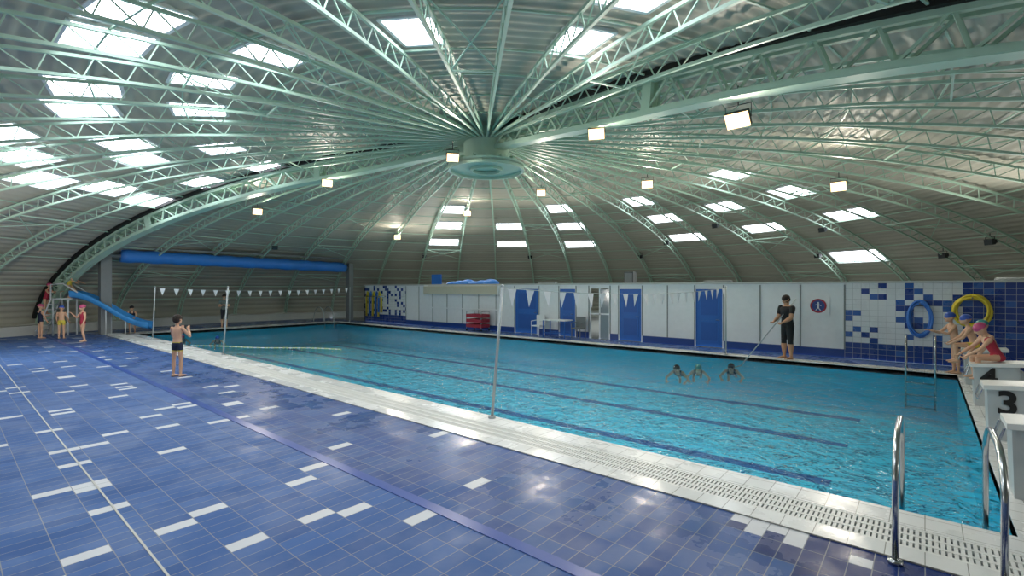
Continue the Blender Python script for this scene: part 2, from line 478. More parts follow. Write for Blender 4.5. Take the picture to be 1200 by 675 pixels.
def watermat():
    m=bpy.data.materials.new('pool_water'); m.use_nodes=True; nt=m.node_tree; N=nt.nodes; L=nt.links
    N.clear(); out=N.new('ShaderNodeOutputMaterial')
    tr=N.new('ShaderNodeBsdfTransparent'); tr.inputs['Color'].default_value=(.82,.97,1.0,1)
    gl=N.new('ShaderNodeBsdfGlossy'); gl.inputs['Roughness'].default_value=.03; gl.inputs['Color'].default_value=(1,1,1,1)
    fr=N.new('ShaderNodeFresnel'); fr.inputs['IOR'].default_value=1.38
    mx=N.new('ShaderNodeMixShader')
    geo=N.new('ShaderNodeNewGeometry')
    n1=N.new('ShaderNodeTexNoise'); n1.inputs['Scale'].default_value=2.6; n1.inputs['Detail'].default_value=3; n1.inputs['Distortion'].default_value=.9; n1.inputs['Roughness'].default_value=.5
    L.new(geo.outputs['Position'],n1.inputs['Vector'])
    n2=N.new('ShaderNodeTexNoise'); n2.inputs['Scale'].default_value=8; n2.inputs['Detail'].default_value=2; n2.inputs['Distortion'].default_value=.5
    L.new(geo.outputs['Position'],n2.inputs['Vector'])
    ad=N.new('ShaderNodeMath'); ad.operation='MULTIPLY_ADD'; ad.inputs[1].default_value=.25; L.new(n2.outputs['Fac'],ad.inputs[0]); L.new(n1.outputs['Fac'],ad.inputs[2])
    bp=N.new('ShaderNodeBump'); bp.inputs['Strength'].default_value=1; bp.inputs['Distance'].default_value=.27
    L.new(ad.outputs[0],bp.inputs['Height'])
    L.new(bp.outputs['Normal'],gl.inputs['Normal']); L.new(bp.outputs['Normal'],fr.inputs['Normal'])
    L.new(fr.outputs[0],mx.inputs[0]); L.new(tr.outputs[0],mx.inputs[1]); L.new(gl.outputs[0],mx.inputs[2])
    L.new(mx.outputs[0],out.inputs['Surface']); return m
Wt=MB(); Wt.add([(PX0,PY0,-.05),(PX1,PY0,-.05),(PX1,PY1,-.05),(PX0,PY1,-.05)],[(0,1,2,3)]); Wt.obj('pool_water',[watermat()])

# ---------------- far wall ----------------
WY=17.6; WH=2.24
wb=MB()
def seg(x0,x1,z0=0,z1=WH,mi=0,y0=WY,y1=WY+.14): wb.boxp((x0,y0,z0),(x1,y1,z1),mi)
doors=[(-14.77,-13.31),(-12.23,-11.34),(-9.34,-8.32),(-6.31,-5.31)]
edges=[(-23.0,-14.77),(-13.31,-12.23),(-11.34,-10.71),(-9.71,-9.34),(-8.32,-6.31),(-5.31,-1.83)]
for a,b in edges: seg(a,b)
for a,b in doors+[(-10.71,-9.71)]: seg(a,b,2.08,WH)
for a,b in edges:
    n=max(1,round((b-a)/1.25))
    for i in range(n+1):
        xx=a+(b-a)*i/n; wb.boxp((xx-.02,WY-.015,.26),(xx+.02,WY,WH-.04),1)
    wb.boxp((a,WY-.012,0),(b,WY,.26),2)
wb.boxp((-27.3,WY-.05,WH),(9.2,WY+.2,WH+.06),3)
wb.obj('wall_far',[M_white,M_greypost,M_dblue,M_conc])
for i,(a,b) in enumerate(doors):
    d=MB(); d.boxp((a+.04,WY+.03,.02),(b-.04,WY+.08,2.06),0)
    for z0,z1 in ((.18,.95),(1.08,1.92)):
        d.boxp((a+.16,WY+.015,z0),(b-.16,WY+.03,z1),0); d.boxp((a+.22,WY+.008,z0+.06),(b-.22,WY+.016,z1-.06),1)
    d.boxp((a,WY-.01,0),(a+.04,WY+.1,2.08),2); d.boxp((b-.04,WY-.01,0),(b,WY+.1,2.08),2); d.boxp((a,WY-.01,2.06),(b,WY+.1,2.1),2)
    d.tube([(b-.13,WY,.98),(b-.13,WY-.05,.98),(b-.25,WY-.05,.98)],.012,6,3)
    d.obj('door_%d'%(i+1),[M_blue,mat('door_panel_blue','#1a56a6',.4),M_white,M_steel])
dg=MB(); M_glass=mat('grey_glass','#7e8a92',.1,0)
dg.boxp((-10.71,WY+1.5,0),(-9.71,WY+1.55,2.08),0)
dg.boxp((-10.68,WY+.0,0),(-10.62,WY+.06,2.08),1); dg.boxp((-9.77,WY,0),(-9.71,WY+.06,2.08),1); dg.boxp((-10.24,WY+.02,0),(-10.18,WY+.06,2.08),1)
dg.boxp((-10.68,WY+.02,1.0),(-9.72,WY+.05,1.06),1); dg.boxp((-10.18,WY+.03,.02),(-9.77,WY+.04,2.05),2)
dg.obj('door_5',[M_conc,M_white,M_glass])
WW=lin('#dcdfe2'); NB=lin('#1f3d86'); MBc=lin('#3560a8')
def twall(name,x0,x1,cf,sx=.2,sz=.16):
    cells=[]; n=round((x1-x0)/sx); nz_=14
    for i in range(n):
        for j in range(nz_):
            a=x0+i*sx; z=j*sz; b=min(a+sx,x1); z1=min(z+sz,WH)
            cells.append(([(a,WY,z),(b,WY,z),(b,WY,z1),(a,WY,z1)],cf(i,j,a,z)))
    o=colored_grid(name,cells,tilemat(name+'_tiles',(0,2),(sx,sz),(x0,0),grout='#aeb2b6',gw=.008,r0=.2,r1=.35))
    k=MB(); k.boxp((x0,WY+.005,0),(x1,WY+.14,WH)); k.obj(name+'_backing',[M_white],parent=o)
twall('wall_far_left',-27.3,-23.0,lambda i,j,a,z: NB if (j<3 or random.random()<.3) else WW)
def cr(i,j,a,z):
    if j<3: return NB if random.random()<.9 else MBc
    if a>.75: return NB if random.random()<.85 else MBc
    p=.12 if a<-.6 else .22
    return MBc if random.random()<p*.6 else NB if random.random()<p*.7 else WW
twall('wall_far_right',-1.83,9.2,cr)
rf=MB(); rf.boxp((-27.3,WY+.14,WH-.1),(9.2,20.5,WH-.02)); rf.boxp((-27.3,WY,0),(-27.2,21,WH)); rf.obj('changing_room_roof',[M_conc])
sh=MB(); sh.boxp((-21.1,WY-.28,1.78),(-15.6,WY,2.2),0)
for i in range(9): sh.boxp((-21.1,WY-.29,1.8+i*.044),(-15.6,WY-.28,1.82+i*.044),0)
sh.boxp((-21.1,WY-.06,1.0),(-15.6,WY,1.05),1); sh.boxp((-21.15,WY-.28,1.74),(-21.05,WY,2.24),1); sh.boxp((-15.65,WY-.28,1.74),(-15.55,WY,2.24),1)
sh.obj('roller_shutter',[M_beige,M_white])
def sign(x,z,r):
    s_=MB(); w=r*1.35
    s_.boxp((x-w,WY-.03,z-w),(x+w,WY-.015,z+w),0)
    def disc(r0,r1,y,mi):
        n=32; vs=[];fs=[]
        for i in range(n):
            a=2*math.pi*i/n
            vs+=[(x+r0*math.cos(a),y,z+r0*math.sin(a)),(x+r1*math.cos(a),y,z+r1*math.sin(a))]
        for i in range(n):
            j=(i+1)%n; fs.append((2*i,2*i+1,2*j+1,2*j))
        s_.add(vs,fs,mi)
    disc(.0,r*.8,WY-.034,2); disc(r*.78,r,WY-.037,1)
    s_.boxp((x-.02,WY-.045,z-.08),(x+.02,WY-.036,z+.06),0); s_.ell((x,WY-.04,z+.09),.025,.01,.025,0)
    s_.tube([(x-.08,WY-.04,z+.02),(x,WY-.04,z+.05),(x+.08,WY-.04,z)],.012,4,0)
    s_.tube([(x-.07,WY-.04,z-.14),(x,WY-.04,z-.06),(x+.06,WY-.04,z-.14)],.014,4,0)
    s_.obj('no_running_sign',[M_white,M_red,M_dblue])
sign(-2.5,1.55,.22)
sg=MB(); sg.boxp((-21.1,17.9,2.3),(-20.3,17.95,2.85)); sg.tube([(-20.7,17.93,2.2),(-20.7,17.93,2.35)],.03,6,0); sg.obj('blue_notice_board',[M_blue])
sp_=MB(); sp_.boxp((-9.3,18,2.24),(-8.9,18.3,2.75),0); sp_.boxp((-9.26,17.98,2.3),(-8.94,18,2.7),1); sp_.obj('loudspeaker',[M_darkm,M_grey])
tp=MB()
for i in range(6):
    tp.ell((-19.6+i*.55,18.2,2.32),.5,.35,.14+.05*(i%3),0,None,14,8)
tp.obj('folded_blue_tarpaulin',[M_tarp],True)
def loops(name,x,z,rx,rz,n,m,y=WY-.08,r=.028):
    h=MB(); pts=[]
    for i in range(n*24+1):
        a=2*math.pi*i/24+math.pi/2
        k=1-.1*math.sin(i*.37)
        pts.append((x+rx*math.cos(a)*k,y-.03*(i/24)/n*3,z+rz*math.sin(a)*k))
    h.tube(pts,r,8,0)
    h.tube([(x,WY,z+rz*.9),(x,WY-.2,z+rz*.9)],.02,6,1)
    h.boxp((x-.12,WY-.02,z+rz*.75),(x+.12,WY,z+rz*1.1),1)
    h.obj(name,[m,M_grey],True)
loops('coiled_hose',-.1,1.25,.24,.46,5,M_hose)
loops('coiled_lane_rope',.95,1.5,.34,.38,4,M_yellow,r=.035)
nd=MB()
for i,(dx,m) in enumerate(((0,0),(.22,1),(.42,0),(.62,1),(.8,0))):
    nd.tube([(-26.9+dx*1.6,WY-.1,.35),(-26.9+dx*1.6,WY-.1,1.5),(-26.75+dx*1.6,WY-.12,1.85),(-26.6+dx*1.6,WY-.1,1.5),(-26.6+dx*1.6,WY-.1,.6)],.06,8,m)
nd.boxp((-27.1,WY-.16,1.55),(-25,WY,1.62),2)
nd.obj('pool_noodle_rack',[M_yellow,M_hose,M_steel],True)
ct=MB(); cx,cy=-16.75,17.15
for z in (.18,.42,.66): 
    ct.boxp((cx-.5,cy-.28,z),(cx+.5,cy+.28,z+.03),0)
    ct.boxp((cx-.5,cy-.3,z),(cx+.5,cy-.28,z+.16),0); ct.boxp((cx-.5,cy+.28,z),(cx+.5,cy+.3,z+.16),0)
    ct.boxp((cx-.52,cy-.3,z),(cx-.5,cy+.3,z+.16),0); ct.boxp((cx+.5,cy-.3,z),(cx+.52,cy+.3,z+.16),0)
for sx in (-.5,.5):
    for sy in (-.28,.28):
        ct.tube([(cx+sx,cy+sy,.1),(cx+sx,cy+sy,.95)],.02,6,1); ct.ell((cx+sx,cy+sy,.06),.06,.03,.06,2)
ct.tube([(cx-.5,cy-.28,.95),(cx-.5,cy+.28,.95)],.02,6,1); ct.tube([(cx+.5,cy-.28,.95),(cx+.5,cy+.28,.95)],.02,6,1)
ct.obj('red_crate_trolley',[M_red,M_steel,M_black])
tb=MB(); tx,ty=-11.9,17.0
tb.boxp((tx-.6,ty-.3,.72),(tx+.6,ty+.3,.76),0)
for sx in (-.55,.55):
    for sy in (-.26,.26): tb.tube([(tx+sx,ty+sy,0),(tx+sx,ty+sy,.72)],.025,6,1)
tb.tube([(tx-.55,ty-.26,.2),(tx+.55,ty-.26,.2)],.02,6,1); tb.tube([(tx-.55,ty+.26,.2),(tx+.55,ty+.26,.2)],.02,6,1)
tb.obj('poolside_table',[M_white,M_blue])
def chair(x,y,m):
    c=MB(); c.boxp((x-.22,y-.22,.42),(x+.22,y+.22,.46),0); c.boxp((x-.22,y+.19,.46),(x+.22,y+.22,.9),0)
    for sx in (-.2,.2):
        for sy in (-.2,.2): c.tube([(x+sx,y+sy,0),(x+sx,y+sy,.44)],.018,6,0)
        c.tube([(x+sx*1.1,y-.2,.44),(x+sx*1.1,y-.2,.65),(x+sx*1.1,y+.2,.67)],.016,6,0)
    c.obj('plastic_chair',[m])
chair(-13.0,17.1,M_white); chair(-10.9,17.1,M_grey)

# ---------------- cover roller and posts ----------------
cv=MB(); RX=-28.6
pA=Vector((RX,5.5,3.6)); pB=Vector((RX,17.0,3.42))
pts=[pA.lerp(pB,i/40) for i in range(41)]
cv.tube(pts,[.30+.02*math.sin(i*1.7) for i in range(41)],18,0)
cv.tube([pA-Vector((0,.5,0)),pA],.08,10,1); cv.tube([pB,pB+Vector((0,.4,0))],.08,10,1)
cv.boxp((RX-.4,4.75,0),(RX+.15,5.15,3.9),1); cv.boxp((RX-.2,17.2,0),(RX+.2,17.5,3.7),1)
cv.boxp((RX-.1,4.9,3.95),(RX+.1,17.4,4.03),1)
cv.obj('pool_cover_roller',[M_tarp,M_greypost],True)
for p in bpy.data.objects['pool_cover_roller'].data.polygons: 
    if p.material_index==1: p.use_smooth=False

def pole(x,y,lean=0):
    p=MB(); p.tube([(x,y,0),(x+lean*.76,y+lean*.65,2.13)],.024,10,0); p.tube([(x,y,0),(x,y,.05)],.06,12,0)
    p.ell((x+lean*.76,y+lean*.65,2.13),.03,.03,.03,0,None,8,6)
    p.obj('flag_pole',[M_poleg],True); return Vector((x+lean*.76,y+lean*.65,2.1))
a1=pole(-5.3,5.75,.17); b1=pole(-4.75,15.97,0)
a2=pole(-24.3,5.72,.1); b2=pole(-26.3,15.97,0); pole(-16.7,5.75,.15)
def pennants(a,b,n,sag=.14):
    s_=MB(); pts=[]
    def P_(t): return a.lerp(b,t)-Vector((0,0,sag*4*t*(1-t)))
    s_.tube([P_(i/30) for i in range(31)],.006,5,1)
    u=(b-a).normalized(); nn=Vector((-u.y,u.x,0))
    for i in range(n):
        p=P_((i+.5)/n); w=.11; sw=nn*.04*math.sin(i*2.3); hF=.29
        s_.add([p-u*w,p+u*w,p+sw-Vector((0,0,hF))],[(0,1,2)],0)
        s_.add([p-u*w+nn*.003,p+u*w+nn*.003,p+sw+nn*.003-Vector((0,0,hF))],[(2,1,0)],0)
    s_.obj('pennant_line',[mat('pennant_white','#e6e9ee',.6),M_poleg])
pennants(a1,b1,22); pennants(a2,b2,19)

lr=MB(); A_=Vector((-20.6,6.0,-.03)); B_=Vector((-15.4,9.1,-.03))
lr.tube([A_.lerp(B_,i/20)+Vector((0,.12*math.sin(i*.5),0)) for i in range(21)],.01,5,1)
for i in range(60):
    p=A_.lerp(B_,(i+.5)/60)+Vector((0,.12*math.sin((i+.5)/3*.5),0))
    lr.ell(p,.03,.03,.028,i%3==0 and 1 or 0,None,8,6)
lr.obj('lane_rope',[mat('rope_float_pale','#b9cf86',.5),M_white],True)

# ---------------- ladders ----------------
def arc_rail(x,y0,y1,h,zin=-.9):
    pts=[(x,y0,0),(x,y0,h-.3)]
    for i in range(0,9):
        a=math.pi/2*i/8; pts.append((x,y0+(y1-y0)*.32*(1-math.cos(a)),h-.3+.3*math.sin(a)))
    for i in range(0,9):
        a=math.pi/2*i/8; pts.append((x,y1-(y1-y0)*.42*(1-math.sin(a)),h-.34+.34*math.cos(a)))
    pts+=[(x,y1,0),(x,y1,zin)]
    return pts
def ladder(x0,x1,y0,y1,h=1.0):
    l=MB()
    for x in (x0,x1):
        l.tube(arc_rail(x,y0,y1,h),.022,12,0); l.tube([(x,y0,0.0),(x,y0,.03)],.05,14,0)
    for z in (-.25,-.55,-.85): l.boxp((min(x0,x1),min(y1-.04,y1+.04),z-.015),(max(x0,x1),max(y1-.04,y1+.04),z+.015),0)
    l.obj('pool_ladder',[M_steel],True)
ladder(-.17,.42,4.72,6.12,.93)
ladder(-.36,.2,16.35,15.62,.9)
rl=MB()
for yy in (14.9,15.5):
    pts=[(-28.6,yy,0)]+[(-28.6+1.3*(1-math.cos(math.pi*i/12))/2,yy,.9*math.sin(math.pi*i/12)+.05) for i in range(1,12)]+[(-27.25,yy,-.3)]
    rl.tube(pts,.03,8,0)
rl.obj('entry_handrail',[M_poleg],True)

# ---------------- starting blocks ----------------
M_numb=mat('number_black','#121314',.5); M_blk=mat('block_fibreglass','#e3e4e1',.4); M_blkb=mat('block_pedestal','#b4b9ba',.5)
for (yc,num) in ((7.1,'2'),(9.6,'3'),(12.1,'4'),(14.6,'5')):
    b=MB(); x0=.62
    vs=[(x0,yc-.27,.70),(x0+.72,yc-.27,.76),(x0+.72,yc+.27,.76),(x0,yc+.27,.70),(x0,yc-.27,.76),(x0+.72,yc-.27,.82),(x0+.72,yc+.27,.82),(x0,yc+.27,.76)]
    b.add(vs,[(0,3,2,1),(4,5,6,7),(0,1,5,4),(1,2,6,5),(2,3,7,6),(3,0,4,7)],0)
    b.add([(x0+.06,yc-.2,.0),(x0+.60,yc-.2,0),(x0+.60,yc+.2,0),(x0+.06,yc+.2,0),(x0+.04,yc-.22,.715),(x0+.62,yc-.22,.76),(x0+.62,yc+.22,.76),(x0+.04,yc+.22,.715)],
      [(0,3,2,1),(4,5,6,7),(0,1,5,4),(1,2,6,5),(2,3,7,6),(3,0,4,7)],1)
    b.boxp((x0+.62,yc-.2,0),(x0+.95,yc+.2,.36),1)
    b.tube([(x0-.01,yc-.2,.7),(x0-.05,yc-.2,.55),(x0-.05,yc+.2,.55),(x0-.01,yc+.2,.7)],.014,6,2)
    ob=b.obj('starting_block',[M_blk,M_blkb,M_steel])
    bv=ob.modifiers.new('b','BEVEL'); bv.width=.015; bv.segments=2; bv.limit_method='ANGLE'
    cu=bpy.data.curves.new('number','FONT'); cu.body=num; cu.size=.44; cu.extrude=.004; cu.align_x='CENTER'; cu.align_y='CENTER'; cu.offset=.012
    t=bpy.data.objects.new('number',cu); S.collection.objects.link(t); t.parent=ob
    t.location=(x0+.24,yc-.226,.52); t.rotation_euler=(math.radians(90),0,0); cu.materials.append(M_numb)

# ---------------- slide ----------------
sl=MB()
p0=Vector((-29.1,3.9,1.75)); p1=Vector((-27.25,6.35,.28))
hd=(p1-p0); hd.z=0; hd.normalize(); sd=Vector((-hd.y,hd.x,0)); L=(Vector((p1.x,p1.y,0))-Vector((p0.x,p0.y,0))).length
rows=[]
def sz(t): return 1.75-(1.45)*(3*t*t-2*t**3)*.92-.1*t
N=28
for i in range(N+1):
    t=i/N; c=p0+hd*L*t; c.z=sz(t)
    sec=[(-.30,.22),(-.27,.24),(-.24,.02),(-.12,-.03),(0,-.04),(.12,-.03),(.24,.02),(.27,.24),(.30,.22),(.27,-.02),(.13,-.08),(0,-.09),(-.13,-.08),(-.27,-.02)]
    rows.append([c+sd*a+Vector((0,0,b)) for a,b in sec])
K=14; vs=[v for r_ in rows for v in r_]
fs=[(i*K+k,i*K+(k+1)%K,(i+1)*K+(k+1)%K,(i+1)*K+k) for i in range(N) for k in range(K)]
sl.add(vs,fs,0)
pc=p0-hd*.3
sl.obox(Vector((pc.x,pc.y,1.62)),hd,sd,Vector((0,0,1)),.35,.34,.03,1)
for a in (-.3,.3):
    for b_ in (-.28,.28):
        q=pc+hd*b_+sd*a; sl.tube([(q.x,q.y,0),(q.x,q.y,1.62)],.035,8,1)
for a in (-.32,.32):
    top=pc-hd*.35+sd*a; foot=pc-hd*.2+sd*a-hd*.75
    sl.tube([(foot.x,foot.y,0),(top.x,top.y,1.6),(top.x,top.y,2.25),((pc+hd*.1+sd*a).x,(pc+hd*.1+sd*a).y,2.3),((p0+hd*.35+sd*a).x,(p0+hd*.35+sd*a).y,1.9)],.03,8,1)
for i in range(1,7):
    t=i/7; q=(pc-hd*.95).lerp(pc-hd*.35,t); z=1.6*t
    sl.obox(Vector((q.x,q.y,z)),hd,sd,Vector((0,0,1)),.09,.31,.02,1)
for t in (.45,.7):
    q=p0+hd*L*t
    for a in (-.22,.22): sl.tube([(q.x+sd.x*a,q.y+sd.y*a,0),(q.x+sd.x*a,q.y+sd.y*a,sz(t)-.03)],.025,8,1)
sl.obj('children_slide',[M_slide,mat('slide_frame_white','#d5dadb',.4)],True)

# ---------------- people ----------------
SK=mat('skin','#d8aa8c',.5,noise=.04); SK2=mat('skin_tan','#c69575',.5,noise=.04)
EYE=mat('eye_dark','#1a1412',.3); LIP=mat('lips','#a05650',.5); HAIR=mat('hair_brown','#2c2019',.7,bump=.6,nscale=60)
def cloth(n,c): return mat(n,c,.75,bump=.4,nscale=30)
K_black=cloth('black_fabric','#17181b'); K_navy=cloth('navy_swimsuit','#1d2540'); K_red=cloth('red_swimsuit','#b03048'); K_grey=cloth('grey_shirt','#6f7d7a')
K_yel=cloth('yellow_trim','#d6c04a'); CAPB=mat('cap_blue','#2f55b0',.35); CAPR=mat('cap_pink','#c04a78',.35); CAPT=mat('cap_teal','#3d8f8a',.35); K_shorts=cloth('dark_shorts','#262b38')

def human(name,H,loc,yaw,torso=(0,0,1),legs=None,arms=None,look=(0,1,0),skin=SK,g1=K_navy,g2=None,cap=None,hair=HAIR,style='trunks',ground=0.0,seat=None,abs_pelvis=None,child=True,curl=.5,vox=.012,beard=False,stout=1.0):
    if g2 is None: g2=g1
    V=Vector; up=V(torso).normalized(); rt=V((1,0,0)); fw=up.cross(rt).normalized()
    legs=legs or (((-.03,0,-1),(-.02,-.03,-1)),((.03,0,-1),(.02,-.03,-1)))
    arms=arms or (((-.15,.02,-1),(-.05,.15,-1)),((.15,.02,-1),(.05,.15,-1)))
    hh=H/(6.3 if child else 7.4)
    Pp=V((0,0,0)); tl=.30*H if not child else .285*H
    Nk=Pp+up*tl
    J={}
    segs=[]
    mb=MB()
    k=H
    wsh=stout if not child else .88
    prof_=[(-.06,.045,.045),(-.03,.078,.062),(.02,.085,.064),(.09,.076,.056),(.15,.082,.062),(.21,.096,.066),(.25,.102,.060),(.275,.076,.048),(.30,.036,.036)]
    mb.loft([(Pp+up*(s_*k*tl/(.30*H)),rt,fw,a*k*wsh,b*k*wsh) for s_,a,b in prof_],20)
    segs.append(('torso',Pp-up*.05*k,Nk,.07*k))
    def cap_seg(a,b,r0,r1,mid=None,n=12):
        dv=(b-a).normalized()
        pts=[a-dv*r0*.9,a-dv*r0*.6,a,a.lerp(b,.35),a.lerp(b,.7),b,b+dv*r1*.6,b+dv*r1*.9]
        m_=mid if mid else (r0*.65+r1*.35)
        rs=[r0*.42,r0*.8,r0,m_,(r1*.6+m_*.4),r1,r1*.8,r1*.42]
        mb.tube(pts,rs,n)
    hands=[]
    for sidx,sg in ((0,-1),(1,1)):
        hip=Pp+rt*sg*.048*k-up*.015*k
        d1=V(legs[sidx][0]).normalized(); d2=V(legs[sidx][1]).normalized()
        kn=hip+d1*.245*k; an=kn+d2*.235*k
        cap_seg(hip,kn,.052*k*wsh,.032*k*wsh,.046*k*wsh); cap_seg(kn,an,.031*k*wsh,.019*k,.034*k*wsh)
        f2=V((0,1,0)) if abs(d2.z)>.5 else V((0,0,-1))
        if d2.z>-.35: f2=d2
        f2=(f2-d2*f2.dot(d2)*.6).normalized()
        if d2.z<-.5: f2.z=-.02; f2.normalize()
        sv=f2.cross(V((0,0,1))); sv=sv.normalized() if sv.length>.1 else rt; nv=sv.cross(f2)
        hb=an-nv*.018*k if d2.z<-.5 else an
        mb.loft([(hb-f2*.035*k,sv,nv,.012*k,.012*k),(hb-f2*.02*k,sv,nv,.022*k,.022*k),(hb+f2*.03*k,sv,nv,.024*k,.022*k),(hb+f2*.075*k-nv*.006*k,sv,nv,.028*k,.014*k),(hb+f2*.105*k-nv*.009*k,sv,nv,.024*k,.010*k),(hb+f2*.115*k-nv*.009*k,sv,nv,.012*k,.006*k)],12)
        segs.append(('thigh',hip,kn,.045*k)); segs.append(('shin',kn,an,.03*k)); segs.append(('foot',an,an+f2*.1*k,.02*k))
        J['ankle%d'%sidx]=an
        sh_=Nk-up*.035*k+rt*sg*.105*k*wsh
        a1=V(arms[sidx][0]).normalized(); a2=V(arms[sidx][1]).normalized()
        el=sh_+a1*.168*k; wr=el+a2*.145*k
        cap_seg(sh_,el,.033*k*wsh,.024*k*wsh,.031*k*wsh); cap_seg(el,wr,.025*k*wsh,.0165*k,.026*k*wsh)
        segs.append(('uarm',sh_,el,.028*k)); segs.append(('farm',el,wr,.02*k))
        pn=a2.cross(rt*sg); pn=pn.normalized() if pn.length>.2 else fw.copy()
        ps=a2.cross(pn).normalized()
        mb.loft([(wr-a2*.005*k,ps,pn,.014*k,.011*k),(wr+a2*.015*k,ps,pn,.021*k,.011*k),(wr+a2*.04*k,ps,pn,.024*k,.009*k),(wr+a2*.055*k,ps,pn,.022*k,.007*k)],12)
        hands.append((wr,a2,ps,pn,sg))
        segs.append(('hand',wr,wr+a2*.055*k,.015*k))
    lk=V(look).normalized()
    hc=Nk+up*.028*k+ (up*.55+V((0,0,1))*.45).normalized()*hh*.50+lk*hh*.06
    hz=V((0,0,1)) if abs(lk.z)<.9 else -V((0,1,0))*lk.z
    hup=(up*.5+hz*.5); hup=(hup-lk*hup.dot(lk)).normalized(); hx=lk.cross(hup).normalized()
    HM=Matrix((hx,lk,hup)).transposed()
    mb.tube([Nk-up*.03*k,Nk+up*.01*k,hc-hup*hh*.2-lk*hh*.08],[.036*k*wsh,.029*k*wsh,.028*k*wsh],14)
    def hp(x,y,z): return hc+hx*x*hh+lk*y*hh+hup*z*hh
    mb.ell(hp(0,-.03,.10),.37*hh,.44*hh,.40*hh,0,HM,20,14)
    mb.ell(hp(0,.08,-.16),.28*hh,.32*hh,.33*hh,0,HM,18,12)
    mb.ell(hp(0,.27,-.36),.13*hh,.11*hh,.11*hh,0,HM,12,8)
    mb.tube([hp(0,.36,.04),hp(0,.44,-.07),hp(0,.49,-.13),hp(0,.38,-.17)],[.03*hh,.045*hh,.065*hh,.04*hh],8)
    for sg in (-1,1): mb.ell(hp(sg*.385,-.03,-.03),.04*hh,.09*hh,.13*hh,0,HM,10,8)
    segs.append(('head',hc-hup*hh*.3,hc+hup*hh*.3,.35*hh)); segs.append(('neck',Nk,hc-hup*hh*.35,.03*k))
    if abs_pelvis is not None: dz=abs_pelvis
    elif seat is not None: dz=seat+.062*k
    else: dz=ground+.040*k-min(J['ankle0'].z,J['ankle1'].z)
    me=bpy.data.meshes.new('tmp'); me.from_pydata(mb.v,[],mb.f); me.update()
    o=bpy.data.objects.new('tmp',me); S.collection.objects.link(o)
    rm=o.modifiers.new('r','REMESH'); rm.mode='VOXEL'; rm.voxel_size=vox*.8
    sm=o.modifiers.new('s','SMOOTH'); sm.factor=.5; sm.iterations=3
    dg_=bpy.context.evaluated_depsgraph_get(); ev=o.evaluated_get(dg_); me2=bpy.data.meshes.new_from_object(ev)
    verts=[v.co.copy() for v in me2.vertices]; polys=[tuple(p.vertices) for p in me2.polygons]
    bpy.data.objects.remove(o)
    out=MB(); out.v=[tuple(v) for v in verts]; out.f=polys
    def classify(c):
        best=1e9; bn='torso'; bt=0
        for n_,a,b,r_ in segs:
            ab=b-a; t=max(0,min(1,(c-a).dot(ab)/ab.length_squared)); dd=(c-(a+ab*t)).length-r_
            if dd<best: best=dd; bn=n_; bt=t
        return bn,bt
    for f in polys:
        c=V((0,0,0))
        for i in f: c+=verts[i]
        c/=len(f)
        bn,bt=classify(c); mi=0
        if style=='trunks':
            if bn=='torso' and bt<.24: mi=1
            elif bn=='thigh' and bt<.42: mi=1 if bt<.36 else 2
            if bn=='torso' and .2<bt<.24: mi=2
        elif style=='swimsuit':
            if bn=='torso' and bt<.80: mi=1
            elif bn=='torso' and bt<.97 and abs(abs((c-Pp).dot(rt))-.055*k)<.017*k: mi=1
            elif bn=='thigh' and bt<.12: mi=1
        elif style=='dressed':
            if bn=='torso' and bt<.97: mi=1
            elif bn=='uarm' and bt<.62: mi=1
            elif bn=='thigh' or (bn=='shin' and bt<.12): mi=2
            if bn=='torso' and bt<.14: mi=2
        if beard and bn in('head','neck'):
            r_=c-hc
            if r_.dot(lk)>.05*hh and r_.dot(hup)<-.2*hh: mi=4
        out.m.append(mi)
    for wr,a2,ps,pn,sg in hands:
        cd=pn if pn.dot(fw)>0 else -pn
        for fi,(off,ln) in enumerate(((-.018,.034),(-.0062,.040),(.0062,.037),(.018,.029))):
            b0=wr+a2*.048*k+ps*off*k
            e1=b0+(a2*math.cos(curl*.6)+cd*math.sin(curl*.6))*ln*k*.5
            e2=e1+(a2*math.cos(curl*1.7)+cd*math.sin(curl*1.7))*ln*k*.32
            e3=e2+(a2*math.cos(curl*2.8)+cd*math.sin(curl*2.8))*ln*k*.26
            out.tube([b0-a2*.012*k,b0,e1,e2,e3],[.0055*k,.0056*k,.0052*k,.0047*k,.003*k],6,0)
        s2=-1 if (ps.dot(rt)*sg)>0 else 1
        tb0=wr+a2*.016*k+ps*s2*.017*k; t1=tb0+(a2*.6+ps*s2*.7+cd*.35).normalized()*.026*k; t2=t1+(a2*.85+ps*s2*.2+cd*.5).normalized()*.022*k
        out.tube([tb0-ps*s2*.006*k,tb0,t1,t2],[.007*k,.0075*k,.0062*k,.004*k],6,0)
    for sg in (-1,1):
        out.ell(hp(sg*.145,.345,.02),.05*hh,.03*hh,.028*hh,5,HM,8,6)
        out.tube([hp(sg*.23,.33,.10),hp(sg*.14,.375,.125),hp(sg*.06,.37,.11)],.014*hh,5,4)
    out.tube([hp(-.11,.335,-.255),hp(0,.385,-.25),hp(.11,.335,-.255)],[.012*hh,.024*hh,.012*hh],6,6)
    tilt=Matrix.Rotation(math.radians(-14),3,'X')
    out.ell(hp(0,-.045,.12),.405*hh,.475*hh,.435*hh,3,HM@tilt,22,16,cut=.46)
    if cap is None:
        out.ell(hp(0,-.20,.0),.36*hh,.30*hh,.38*hh,3,HM,16,10)
    Rz=Matrix.Rotation(yaw,3,'Z'); T=V((loc[0],loc[1],dz))
    out.v=[tuple(Rz@V(v)+T) for v in out.v]
    ob=out.obj(name,[skin,g1,g2,cap or hair,hair,EYE,LIP],True)
    return [Rz@(w+a*.05*k)+T for w,a,_,_,_ in hands]

